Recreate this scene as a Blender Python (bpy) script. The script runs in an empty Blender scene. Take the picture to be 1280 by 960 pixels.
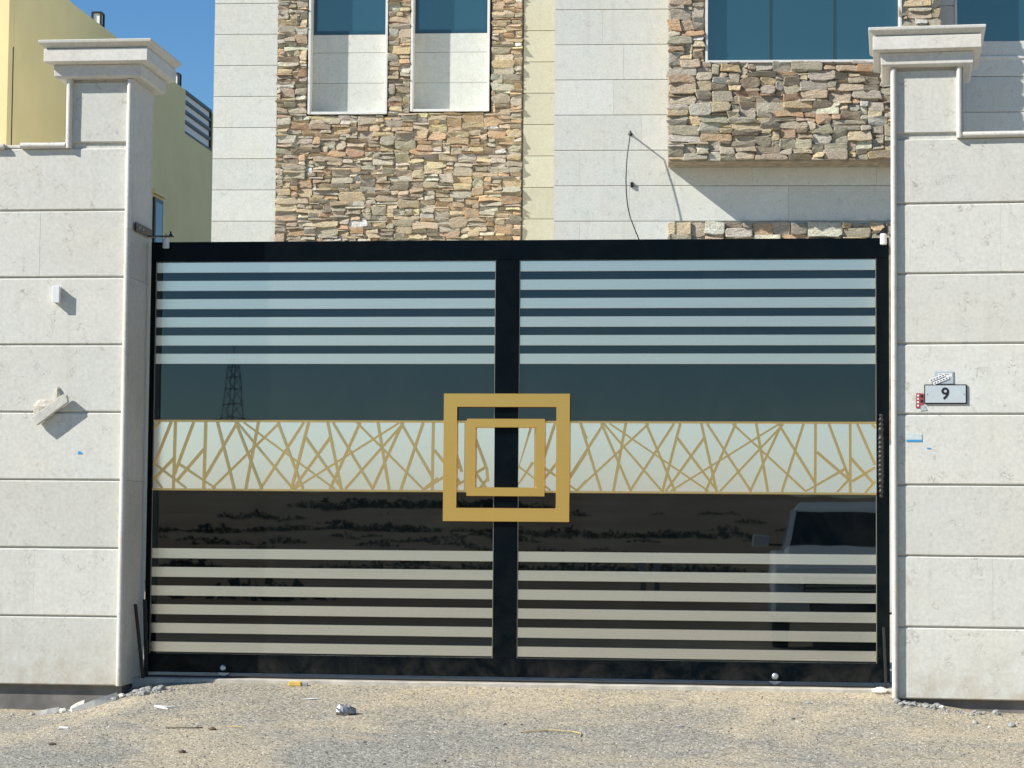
import bpy, math, random
from mathutils import Vector, Matrix, noise
from math import radians, sin, cos, pi, exp

rng = random.Random(7)
SC = bpy.context.scene
COL = SC.collection

# ------------------------------------------------------------------ camera
def make_camera():
    yaw, pitch, roll = 0.10918707, 0.06385319, 0.00809019
    f = Vector((-sin(yaw)*cos(pitch), cos(yaw)*cos(pitch), sin(pitch)))
    r = Vector((cos(yaw), sin(yaw), 0)); u = r.cross(f)
    r2 = r*cos(roll) + u*sin(roll); u2 = u*cos(roll) - r*sin(roll)
    cd = bpy.data.cameras.new('camera'); cd.sensor_width = 36; cd.sensor_fit = 'HORIZONTAL'
    cd.lens = 36*2800/1280; cd.clip_start = 0.05; cd.clip_end = 9000
    ob = bpy.data.objects.new('camera', cd); COL.objects.link(ob)
    m = Matrix((r2, u2, -f)).transposed().to_4x4(); m.translation = Vector((1.54481, -14.0, 0.95273))
    ob.matrix_world = m; SC.camera = ob
make_camera()

# ------------------------------------------------------------------ light
SUN = Vector((-2.0, -1.0, 1.6)).normalized()
w = bpy.data.worlds.new('World'); SC.world = w; w.use_nodes = True
nt = w.node_tree; bg = nt.nodes['Background']
sky = nt.nodes.new('ShaderNodeTexSky'); sky.sky_type = 'NISHITA'; sky.sun_disc = False
sky.sun_elevation = math.asin(SUN.z); sky.sun_rotation = math.atan2(SUN.x, SUN.y) % (2*pi)
sky.altitude = 100; sky.air_density = 1.0; sky.dust_density = 0.0; sky.ozone_density = 4.0
hs = nt.nodes.new('ShaderNodeHueSaturation'); hs.inputs['Saturation'].default_value = 1.22
nt.links.new(sky.outputs[0], hs.inputs['Color']); nt.links.new(hs.outputs[0], bg.inputs['Color']); bg.inputs['Strength'].default_value = 0.086
sl = bpy.data.lights.new('sun', 'SUN'); sl.energy = 5.0; sl.angle = radians(0.55); sl.color = (1.0, 0.965, 0.90)
so = bpy.data.objects.new('sun', sl); COL.objects.link(so)
so.rotation_euler = SUN.to_track_quat('Z', 'Y').to_euler(); so.location = (-20, -10, 20)
SC.view_settings.view_transform = 'Standard'; SC.view_settings.look = 'None'
SC.view_settings.exposure = 0.55; SC.view_settings.gamma = 1.0
SC.view_settings.use_curve_mapping = False

# ------------------------------------------------------------------ helpers
def tag(o, label=None, cat=None, group=None, kind=None):
    if label: o['label'] = label
    if cat: o['category'] = cat
    if group: o['group'] = group
    if kind: o['kind'] = kind
    return o

def empty(name, loc=(0, 0, 0), rz=0, label=None, cat=None, group=None):
    o = bpy.data.objects.new(name, None); COL.objects.link(o)
    o.empty_display_size = 0.1
    o.location = loc; o.rotation_euler = (0, 0, rz)
    return tag(o, label, cat, group)

class MB:
    def __init__(s): s.v = []; s.f = []
    def box(s, x0, x1, y0, y1, z0, z1):
        n = len(s.v)
        s.v += [(x0,y0,z0),(x1,y0,z0),(x1,y1,z0),(x0,y1,z0),(x0,y0,z1),(x1,y0,z1),(x1,y1,z1),(x0,y1,z1)]
        s.f += [tuple(n+i for i in q) for q in ((0,3,2,1),(4,5,6,7),(0,1,5,4),(1,2,6,5),(2,3,7,6),(3,0,4,7))]
        return s
    def loops(s, rings, cap0=True, cap1=True):
        n = len(s.v); k = len(rings[0])
        for r in rings: s.v += [tuple(p) for p in r]
        for i in range(len(rings)-1):
            for j in range(k):
                a = n+i*k+j; b = n+i*k+(j+1) % k
                s.f.append((a, b, b+k, a+k))
        if cap0: s.f.append(tuple(n+j for j in reversed(range(k))))
        if cap1: s.f.append(tuple(n+(len(rings)-1)*k+j for j in range(k)))
        return s
    def tube(s, pts, r, seg=8, flat=1.0):
        pts = [Vector(p) for p in pts]; rings = []
        for i, p in enumerate(pts):
            t = (pts[min(i+1, len(pts)-1)]-pts[max(i-1, 0)]).normalized()
            a = Vector((0, 0, 1)) if abs(t.z) < .9 else Vector((0, 1, 0))
            u = t.cross(a).normalized(); v = u.cross(t)
            rr = r[i] if isinstance(r, (list, tuple)) else r
            rings.append([p+u*rr*cos(2*pi*j/seg)+v*rr*flat*sin(2*pi*j/seg) for j in range(seg)])
        return s.loops(rings)
    def lathe(s, c, axis, prof, seg=16):
        c = Vector(c); t = Vector(axis).normalized()
        a = Vector((0, 0, 1)) if abs(t.z) < .9 else Vector((1, 0, 0))
        u = t.cross(a).normalized(); v = t.cross(u)
        return s.loops([[c+t*h+u*r*cos(2*pi*j/seg)+v*r*sin(2*pi*j/seg) for j in range(seg)] for r, h in prof])
    def prism_y(s, poly, y0, y1):          # polygon of (x, z) extruded along y
        return s.loops([[(x, y0, z) for x, z in poly], [(x, y1, z) for x, z in poly]])
    def prism_x(s, poly, x0, x1):          # polygon of (y, z) extruded along x
        return s.loops([[(x0, y, z) for y, z in poly], [(x1, y, z) for y, z in poly]])
    def build(s, name, mat, parent=None, bevel=0, smooth=False, seg=2):
        me = bpy.data.meshes.new(name); me.from_pydata(s.v, [], s.f); me.update()
        import bmesh
        bm = bmesh.new(); bm.from_mesh(me); bmesh.ops.recalc_face_normals(bm, faces=bm.faces); bm.to_mesh(me); bm.free()
        if mat: me.materials.append(mat)
        if smooth:
            me.polygons.foreach_set('use_smooth', [True]*len(me.polygons))
        o = bpy.data.objects.new(name, me); COL.objects.link(o)
        if parent: o.parent = parent
        if bevel:
            b = o.modifiers.new('bevel', 'BEVEL'); b.width = bevel; b.segments = seg; b.limit_method = 'ANGLE'; b.angle_limit = radians(40)
        return o

def bx(name, mat, parent, x0, x1, y0, y1, z0, z1, bevel=0, seg=2):
    return MB().box(x0, x1, y0, y1, z0, z1).build(name, mat, parent, bevel, seg=seg)

# ------------------------------------------------------------------ materials
class N:
    def __init__(s, name):
        s.m = bpy.data.materials.new(name); s.m.use_nodes = True
        s.t = s.m.node_tree; s.b = s.t.nodes['Principled BSDF']
    def n(s, t, **k):
        o = s.t.nodes.new(t)
        for a, b in k.items():
            if a.startswith('i_'):
                key = a[2:]; o.inputs[int(key) if key.isdigit() else key].default_value = b
            else: setattr(o, a, b)
        return o
    def l(s, a, b): s.t.links.new(a, b)
    def noise(s, vec, scale, detail=4, rough=.55, dist=0):
        o = s.n('ShaderNodeTexNoise'); o.inputs['Scale'].default_value = scale; o.inputs['Detail'].default_value = detail
        o.inputs['Roughness'].default_value = rough; o.inputs['Distortion'].default_value = dist
        if vec: s.l(vec, o.inputs['Vector'])
        return o.outputs['Fac']
    def ramp(s, fac, pts):
        o = s.n('ShaderNodeValToRGB'); e = o.color_ramp.elements
        while len(e) < len(pts): e.new(.5)
        for i, (p, c) in enumerate(pts):
            e[i].position = p; e[i].color = (*c, 1) if not isinstance(c, (int, float)) else (c, c, c, 1)
        s.l(fac, o.inputs['Fac']); return o.outputs['Color']
    def mix(s, fac, a, b, mode='MIX'):
        o = s.n('ShaderNodeMix', data_type='RGBA', blend_type=mode)
        for sock, v in ((o.inputs[0], fac), (o.inputs[6], a), (o.inputs[7], b)):
            if isinstance(v, (int, float)): sock.default_value = v
            elif isinstance(v, tuple): sock.default_value = (*v, 1)
            else: s.l(v, sock)
        return o.outputs[2]
    def math(s, op, a, b=0.0, c=None):
        o = s.n('ShaderNodeMath', operation=op)
        for i, v in enumerate((a, b) if c is None else (a, b, c)):
            if isinstance(v, (int, float)): o.inputs[i].default_value = v
            else: s.l(v, o.inputs[i])
        return o.outputs[0]
    def bump(s, h, strength, dist=.01):
        o = s.n('ShaderNodeBump'); o.inputs['Strength'].default_value = strength; o.inputs['Distance'].default_value = dist
        s.l(h, o.inputs['Height']); s.l(o.outputs[0], s.b.inputs['Normal'])
    def set(s, **k):
        for a, v in k.items():
            i = s.b.inputs[a.replace('_', ' ')]
            if isinstance(v, (int, float)): i.default_value = v
            elif isinstance(v, tuple): i.default_value = (*v, 1) if len(v) == 3 else v
            else: s.l(v, i)

def coords(m, rand=True):
    tc = m.n('ShaderNodeTexCoord').outputs['Object']
    if not rand: return tc
    oi = m.n('ShaderNodeObjectInfo').outputs['Random']
    sc = m.math('MULTIPLY', oi, 37.0)
    cb = m.n('ShaderNodeCombineXYZ'); m.l(sc, cb.inputs[0]); m.l(sc, cb.inputs[2])
    ad = m.n('ShaderNodeVectorMath', operation='ADD'); m.l(tc, ad.inputs[0]); m.l(cb.outputs[0], ad.inputs[1])
    return ad.outputs[0]

def limestone(name, base, warm, marks=0.5, rough=.62):
    m = N(name); p = coords(m)
    oi = m.n('ShaderNodeObjectInfo').outputs['Random']
    c = m.mix(m.ramp(m.noise(p, 1.7, 3), [(.35, 0.0), (.7, 1.0)]), base, warm)
    c = m.mix(m.ramp(m.noise(p, 9, 5, .6, .6), [(.4, 0.0), (.75, .5)]), c, tuple(x*.86 for x in base))
    mot = m.ramp(m.noise(p, 42, 3, .6), [(.38, .93), (.62, 1.04)])
    c = m.mix(1.0, c, mot, 'MULTIPLY')
    # short fossil-like marks: thin iso-lines of a distorted noise, broken up by a second one
    n1 = m.noise(p, 19, 3, .5, 1.3)
    line = m.ramp(m.math('ABSOLUTE', m.math('SUBTRACT', n1, .52)), [(0.0, 1.0), (.038, 0.0)])
    gate = m.ramp(m.noise(p, 10, 3), [(.54, 0.0), (.66, 1.0)])
    f1 = m.math('MULTIPLY', m.math('MULTIPLY', line, gate), marks)
    c = m.mix(f1, c, (.27, .235, .19))
    sp = m.ramp(m.noise(p, 65, 2), [(.73, 0.0), (.78, .55)])
    c = m.mix(m.math('MULTIPLY', sp, marks), c, (.25, .23, .2))
    # broad faint stains, panel to panel tone
    c = m.mix(m.ramp(m.noise(p, .9, 4, .6, .8), [(.5, 0.0), (.78, .4)]), c, tuple(x*y for x, y in zip(base, (.9, .85, .76))))
    zz = m.n('ShaderNodeSeparateXYZ'); raw = m.n('ShaderNodeTexCoord').outputs['Object']; m.l(raw, zz.inputs[0])
    low = m.ramp(m.math('MULTIPLY_ADD', zz.outputs[2], 1.0, .1), [(.03, 1.0), (.42, 0.0)])
    dm = m.ramp(m.noise(raw, 7, 5, .65, .4), [(.38, 0.0), (.68, .75)])
    c = m.mix(m.math('MULTIPLY', low, dm), c, (.40, .335, .24))
    mp = m.n('ShaderNodeMapping'); mp.inputs['Scale'].default_value = (9, 9, .5); m.l(raw, mp.inputs['Vector'])
    c = m.mix(m.ramp(m.noise(mp.outputs[0], 1.6, 4, .6), [(.56, 0.0), (.8, .28)]), c, tuple(x*y for x, y in zip(base, (.72, .68, .6))))
    tone = m.math('MULTIPLY_ADD', oi, .11, .945)
    hs = m.n('ShaderNodeHueSaturation'); m.l(c, hs.inputs['Color']); m.l(tone, hs.inputs['Value'])
    m.set(Base_Color=hs.outputs[0], Roughness=rough, Specular_IOR_Level=.35)
    hh = m.math('ADD', m.noise(p, 120, 3), m.math('MULTIPLY', f1, -1.2))
    m.bump(hh, .25, .004)
    return m.m

def stone_mat(name):
    m = N(name); p = m.n('ShaderNodeTexCoord').outputs['Object']
    a = m.n('ShaderNodeAttribute', attribute_name='col').outputs['Color']
    c = m.mix(m.ramp(m.noise(p, 9, 5, .65, .5), [(.38, 0.0), (.68, .75)]), a, (.46, .4, .3))
    c = m.mix(m.ramp(m.noise(p, 17, 4, .6, 1.2), [(.55, 0.0), (.68, .6)]), c, (.5, .46, .39))
    c = m.mix(m.ramp(m.noise(p, 24, 4, .7, .8), [(.56, 0.0), (.7, .65)]), c, (.2, .17, .13))
    c = m.mix(1.0, c, m.ramp(m.noise(p, 60, 4, .7), [(.3, .72), (.7, 1.2)]), 'MULTIPLY')
    m.set(Base_Color=c, Roughness=.85, Specular_IOR_Level=.3)
    st = m.n('ShaderNodeMapping'); st.inputs['Scale'].default_value = (1, 1, 3); m.l(p, st.inputs['Vector'])
    m.bump(m.math('ADD', m.noise(st.outputs[0], 16, 6, .7), m.math('MULTIPLY', m.noise(p, 70, 3), .3)), 1.0, .03)
    return m.m

def plain(name, col, rough=.5, metal=0.0, spec=.5, var=.12, scale=20, bump=0.0, coat=0, ior=1.5):
    m = N(name); p = m.n('ShaderNodeTexCoord').outputs['Object']
    if var:
        c = m.mix(m.ramp(m.noise(p, scale, 4), [(.3, 0.0), (.7, 1.0)]), tuple(x*(1-var) for x in col), tuple(min(1, x*(1+var)) for x in col))
    else: c = col
    m.set(Base_Color=c, Roughness=rough, Metallic=metal, Specular_IOR_Level=spec, IOR=ior)
    if coat: m.set(Coat_Weight=coat, Coat_Roughness=.02)
    if bump: m.bump(m.noise(p, scale*4, 3), bump, .004)
    return m.m

M = {}
M['lime'] = limestone('pale_limestone', (.59, .588, .53), (.605, .58, .505), .75)
M['lime_trim'] = limestone('limestone_trim', (.63, .615, .565), (.62, .575, .49), .5)
M['lime_house'] = limestone('house_limestone', (.62, .635, .58), (.645, .63, .55), .5)
M['lime_yellow'] = limestone('yellowed_limestone', (.49, .475, .365), (.49, .45, .33), .4)
M['stone'] = stone_mat('ledge_stone')
M['mortar'] = plain('brown_mortar', (.33, .27, .19), .95, var=.35, scale=9, bump=.5)
M['plinth'] = plain('dark_plinth', (.15, .14, .13), .9, var=.3, scale=7, bump=.4)
M['concrete'] = plain('threshold_concrete', (.42, .385, .32), .9, var=.25, scale=8, bump=.5)
M['chip'] = plain('broken_limestone', (.53, .51, .45), .85, var=.12, scale=25, bump=.4)
M['dab'] = plain('mortar_dab', (.47, .43, .36), .95, var=.15, scale=30, bump=.5)
M['greychip'] = plain('grey_mortar_chip', (.30, .29, .27), .9, var=.25, scale=25, bump=.5)
def gate_paint():
    m = N('black_gate_paint'); p = m.n('ShaderNodeTexCoord').outputs['Object']
    sz = m.n('ShaderNodeSeparateXYZ'); m.l(p, sz.inputs[0])
    low = m.ramp(m.math('MULTIPLY_ADD', sz.outputs[2], 1.0, 0.0), [(.0, .35), (.16, .1), (.8, .03)])
    d = m.math('MULTIPLY', m.ramp(m.noise(p, 6, 6, .7, .5), [(.42, 0.0), (.75, 1.0)]), low)
    spk = m.math('MULTIPLY', m.ramp(m.noise(p, 90, 2), [(.68, 0.0), (.76, .5)]), low)
    c = m.mix(m.math('ADD', d, spk), (.0012, .0035, .0055), (.10, .09, .07))
    m.set(Base_Color=c, Roughness=m.ramp(m.noise(p, 4, 4), [(.3, .2), (.7, .38)]), Specular_IOR_Level=.08)
    m.bump(m.noise(p, 1.5, 2), .03, .02)
    return m.m
M['black'] = gate_paint()
M['black2'] = plain('black_iron', (.008, .009, .01), .45, spec=.5, var=.3, scale=40, bump=.2)
M['frame_white'] = plain('white_window_frame', (.68, .67, .63), .5, var=.06)
M['plastic_white'] = plain('white_plastic', (.68, .69, .67), .4, var=.05)
M['roller'] = plain('worn_nylon', (.6, .6, .58), .45, var=.12, scale=60)
M['steel'] = plain('galvanised_steel', (.45, .48, .5), .4, metal=.8, var=.2, scale=60)
M['yellow_wall'] = plain('olive_yellow_render', (.83, .69, .35), .85, var=.05, scale=1.2, bump=.15)
M['rubber'] = plain('tyre_rubber', (.012, .012, .012), .8)
M['truck'] = plain('white_car_paint', (.84, .83, .80), .4, var=0, coat=.3)
M['grille'] = plain('black_plastic', (.015, .015, .016), .5)
M['white_render'] = plain('white_render', (.86, .85, .80), .8, var=.03)
M['dglass'] = plain('dark_window_glass', (.03, .055, .08), .1, var=0)
M['lamp'] = plain('headlamp_lens', (.6, .62, .63), .08, metal=.5, var=0)
M['carglass'] = plain('car_glass', (.006, .008, .009), .03, var=0)
M['yellow_block'] = plain('yellow_block', (.72, .5, .1), .6)
M['straw'] = plain('dry_straw', (.5, .38, .17), .8)
M['twig'] = plain('dry_twig', (.12, .085, .05), .9)
M['paper'] = plain('white_scrap', (.75, .75, .72), .6)
M['can'] = plain('crumpled_grey_foil', (.25, .25, .25), .35, metal=.6, var=.3, scale=40)
M['red'] = plain('red_sticker', (.33, .06, .06), .5, var=.2, scale=120)
M['grey_card'] = plain('grey_card', (.40, .44, .45), .5, var=.12, scale=60)
M['plate'] = plain('plate_face', (.47, .52, .53), .35, var=.04)
M['ink'] = plain('black_ink', (.008, .008, .009), .5, var=0)
M['blue_tape'] = plain('blue_tape', (.03, .30, .62), .5, var=.1, scale=80)
M['faint_blue'] = plain('faded_blue_film', (.52, .585, .58), .5, var=.08, scale=50)
M['bush'] = plain('desert_scrub_leaf', (.16, .15, .095), .9, var=.5, scale=.6)
M['pylon'] = plain('pylon_steel', (.10, .11, .12), .7, var=.1, scale=2)

def gate_glass():
    m = N('tinted_gate_glass'); p = m.n('ShaderNodeTexCoord').outputs['Object']
    m.set(Base_Color=(.002, .0035, .004), Roughness=.012, IOR=1.76, Specular_Tint=(.70, .86, .93))
    sme = m.ramp(m.noise(p, 2.2, 5, .65, 1.0), [(.45, 0.0), (.8, 1.0)])
    dz = m.n('ShaderNodeSeparateXYZ'); m.l(p, dz.inputs[0])
    c = m.mix(sme, (.0015, .0028, .0034), (.0075, .0085, .0085))
    m.set(Base_Color=c)
    m.bump(m.noise(p, 1.6, 2), .02, .02)
    return m.m
M['glass'] = gate_glass()

def house_glass(name):
    m = N(name); p = m.n('ShaderNodeTexCoord').outputs['Object']
    m.set(Base_Color=(.018, .055, .075), Roughness=.03, IOR=2.7, Specular_Tint=(.88, .93, .74))
    m.bump(m.noise(p, 1.3, 2), .03, .02)
    return m.m
M['hglass'] = house_glass('blue_reflective_glass')

def brushed(name, col, rough, coat, metal=1.0, streak=.06):
    m = N(name); p = m.n('ShaderNodeTexCoord').outputs['Object']
    mp = m.n('ShaderNodeMapping'); mp.inputs['Scale'].default_value = (.6, 4, 60); m.l(p, mp.inputs['Vector'])
    f = m.noise(mp.outputs[0], 3, 3)
    sm = m.ramp(m.noise(p, 1.6, 4, .6, .5), [(.35, 0.0), (.75, .16)])
    c = m.mix(f, tuple(x*(1-streak) for x in col), tuple(min(1, x*(1+streak)) for x in col))
    c = m.mix(sm, c, tuple(x*.85 for x in col))
    m.set(Base_Color=c, Metallic=metal, Roughness=rough, Coat_Weight=coat, Coat_Roughness=.01, Coat_IOR=1.6)
    return m.m
M['slat'] = brushed('satin_steel_slat', (.81, .75, .62), .26, 1.0)
M['band'] = brushed('polished_steel_band', (.95, .88, .80), .16, .4, streak=.03)
M['gold'] = brushed('satin_gold', (.98, .57, .15), .34, 0, streak=.05)
M['bead'] = brushed('dull_glazing_bead', (.42, .38, .30), .45, 0, streak=.08)
M['bronze'] = brushed('champagne_gold', (.84, .56, .22), .32, 0, streak=.08)

# ------------------------------------------------------------------ ground
def ss(t):
    t = min(1, max(0, t)); return t*t*(3-2*t)

def gh(x, y):
    d = max(0., -y-.12)
    r = -.035-.46*(1-exp(-d*.115/.46))
    side = -.15*ss((-x-2.05)/.75)-.06*ss((x-2.3)/.7)
    fall = exp(-max(0, d-.3)/1.2)
    z = r+side*fall*ss((-y)/.2)
    R = math.hypot(x, y)
    if y > -12 and R < 12:
        k = ss((-y-.05)/.4)
        z += k*(.012*noise.noise((x*1.3, y*1.3, 3)) + .006*noise.noise((x*5, y*5, 1)))
    if y < -34:
        t = -y-34
        z += 2.0*ss(t/210)*1.15 + 9.5*ss((t-120)/560) + .8*ss(t/60)*noise.noise((x/70, y/45, 0)) + .25*ss(t/30)*noise.noise((x/14, y/11, 4))
        z += 2.2*ss((t-100)/250)*noise.noise((x/160, y/130, 9))
    return z

def spread(lo, hi, step, far, k=1.35):
    a = [lo+i*step for i in range(int((hi-lo)/step)+1)]
    s = step; v = a[0]; left = []
    while v > -far: s *= k; s = min(s, far/18); v -= s; left.append(v)
    s = step; v = a[-1]; right = []
    while v < far: s *= k; s = min(s, far/18); v += s; right.append(v)
    return left[::-1]+a+right

def ground_mat():
    m = N('gravel_and_sand'); p = m.n('ShaderNodeTexCoord').outputs['Object']
    big = m.noise(p, .9, 4, .6, .4)
    sand = m.ramp(big, [(.43, 0.0), (.60, .95)])
    sx = m.n('ShaderNodeSeparateXYZ'); m.l(p, sx.inputs[0])
    near = m.ramp(m.math('MULTIPLY_ADD', sx.outputs[1], .6, 1.15), [(.1, 0.0), (.95, .42)])     # wind-blown sand against the threshold
    sand = m.math('MINIMUM', m.math('ADD', sand, near), 1.0)
    br = m.ramp(m.noise(p, 26, 4, .7), [(.3, 0.0), (.7, 1.0)])
    gravel = m.mix(br, (.235, .225, .19), (.335, .318, .265))
    sandc = m.mix(br, (.37, .315, .225), (.475, .405, .285))
    c = m.mix(sand, gravel, sandc)
    vo = m.n('ShaderNodeTexVoronoi'); vo.inputs['Scale'].default_value = 62; m.l(p, vo.inputs['Vector'])
    sepc = m.n('ShaderNodeSeparateColor'); m.l(vo.outputs['Color'], sepc.inputs[0])
    peb = m.ramp(sepc.outputs[0], [(0.0, .45), (.3, .86), (.8, 1.08), (1.0, 1.45)])
    c = m.mix(m.math('MULTIPLY_ADD', sand, -.35, .95), c, m.mix(1.0, c, peb, 'MULTIPLY'))
    c = m.mix(1.0, c, m.ramp(m.noise(p, 210, 2), [(.25, .72), (.75, 1.28)]), 'MULTIPLY')
    # open desert away from the wall
    far = m.ramp(m.math('MULTIPLY_ADD', sx.outputs[1], -.02, 0.0), [(.12, 0.0), (.4, 1.0)])
    des = m.mix(m.ramp(m.noise(p, .05, 5, .6), [(.35, 0.0), (.65, 1.0)]), (.24, .15, .09), (.33, .235, .15))
    c = m.mix(far, c, des)
    m.set(Base_Color=c, Roughness=.95, Specular_IOR_Level=.2)
    m.bump(m.math('ADD', m.math('MULTIPLY', vo.outputs['Distance'], -1.0), m.noise(p, 150, 3)), .6, .008)
    return m.m

M['ground'] = ground_mat()

def build_ground():
    xs = spread(-3.9, 4.0, .055, 4000); ys = spread(-3.2, .3, .04, 4000)
    nx = len(xs); v = [(x, y, gh(x, y)) for y in ys for x in xs]
    f = [(j*nx+i, j*nx+i+1, (j+1)*nx+i+1, (j+1)*nx+i) for j in range(len(ys)-1) for i in range(nx-1)]
    me = bpy.data.meshes.new('ground'); me.from_pydata(v, [], f); me.update()
    me.polygons.foreach_set('use_smooth', [True]*len(me.polygons))
    me.materials.append(M['ground'])
    o = bpy.data.objects.new('ground', me); COL.objects.link(o); tag(o, kind='structure')
build_ground()

def pebbles():
    m = N('loose_gravel'); a = m.n('ShaderNodeAttribute', attribute_name='col').outputs['Color']
    m.set(Base_Color=a, Roughness=.9)
    v = []; f = []; cols = []
    pal = [(.2, .19, .17), (.3, .29, .26), (.4, .38, .33), (.48, .44, .36), (.42, .33, .22), (.09, .085, .08), (.06, .055, .05), (.34, .32, .29), (.55, .52, .46)]
    for i in range(24000):
        x = rng.uniform(-3.6, 3.9); y = -.14-2.9*rng.random()
        s = .0028+.0045*rng.random()**2.5
        if rng.random() < .012: s *= 2.0
        if y > -.45 and (x < -2.3 or x > 2.4): y -= .35
        z = gh(x, y); c = rng.choice(pal); k = rng.uniform(.8, 1.15); a0 = rng.random()*6.28
        n = len(v)
        for j in range(5):
            rr = s*rng.uniform(.7, 1.2); v.append((x+rr*cos(a0+j*1.256), y+rr*sin(a0+j*1.256), z-.001+s*.25*rng.random()))
        v.append((x+s*.2*rng.uniform(-1, 1), y, z+s*rng.uniform(.5, .9)))
        for j in range(5): f.append((n+j, n+(j+1) % 5, n+5))
        cols += [tuple(q*k for q in c)+(1,)]*6
    me = bpy.data.meshes.new('gravel'); me.from_pydata(v, [], f); me.update()
    at = me.color_attributes.new('col', 'FLOAT_COLOR', 'POINT'); at.data.foreach_set('color', [q for c in cols for q in c])
    me.materials.append(m.m)
    o = bpy.data.objects.new('gravel', me); COL.objects.link(o)
    tag(o, 'loose grey and tan gravel scattered over the sandy drive', 'gravel', kind='stuff')
pebbles()

# concrete strip the gate rolls on (front edge chipped)
def threshold():
    v = []; n = 90; top = -.012
    front = [(-2.37+4.75*i/n, -.125+.012*noise.noise((i*.22, 0, 0))+.003*noise.noise((i*.9, 5, 0))) for i in range(n+1)]
    rings = []
    for x, y in front:
        t = top+.003*noise.noise((x*4, 2, 0))
        rings.append([(x, y-.01, -.09), (x, y, t-.006), (x, y+.01, t), (x, .6, top), (x, .6, -.09)])
    MB().loops(rings).build('threshold', M['concrete'], smooth=False)
    tag(bpy.data.objects['threshold'], kind='structure')
threshold()

# unseen pale yard paving behind the gate, added to bounce warm light onto the villa
def yard():
    z = -.016
    MB().box(-7.0, 9.0, .61, 12.25, -.2, z).box(-5.4, -.95, 12.2505, 15.2, -.2, z).build('yard_bounce_paving', M['paving'])
    tag(bpy.data.objects['yard_bounce_paving'], kind='structure')
M['paving'] = plain('pale_bounce_paving', (.52, .48, .40), .85, var=.1, scale=2)
yard()

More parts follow.
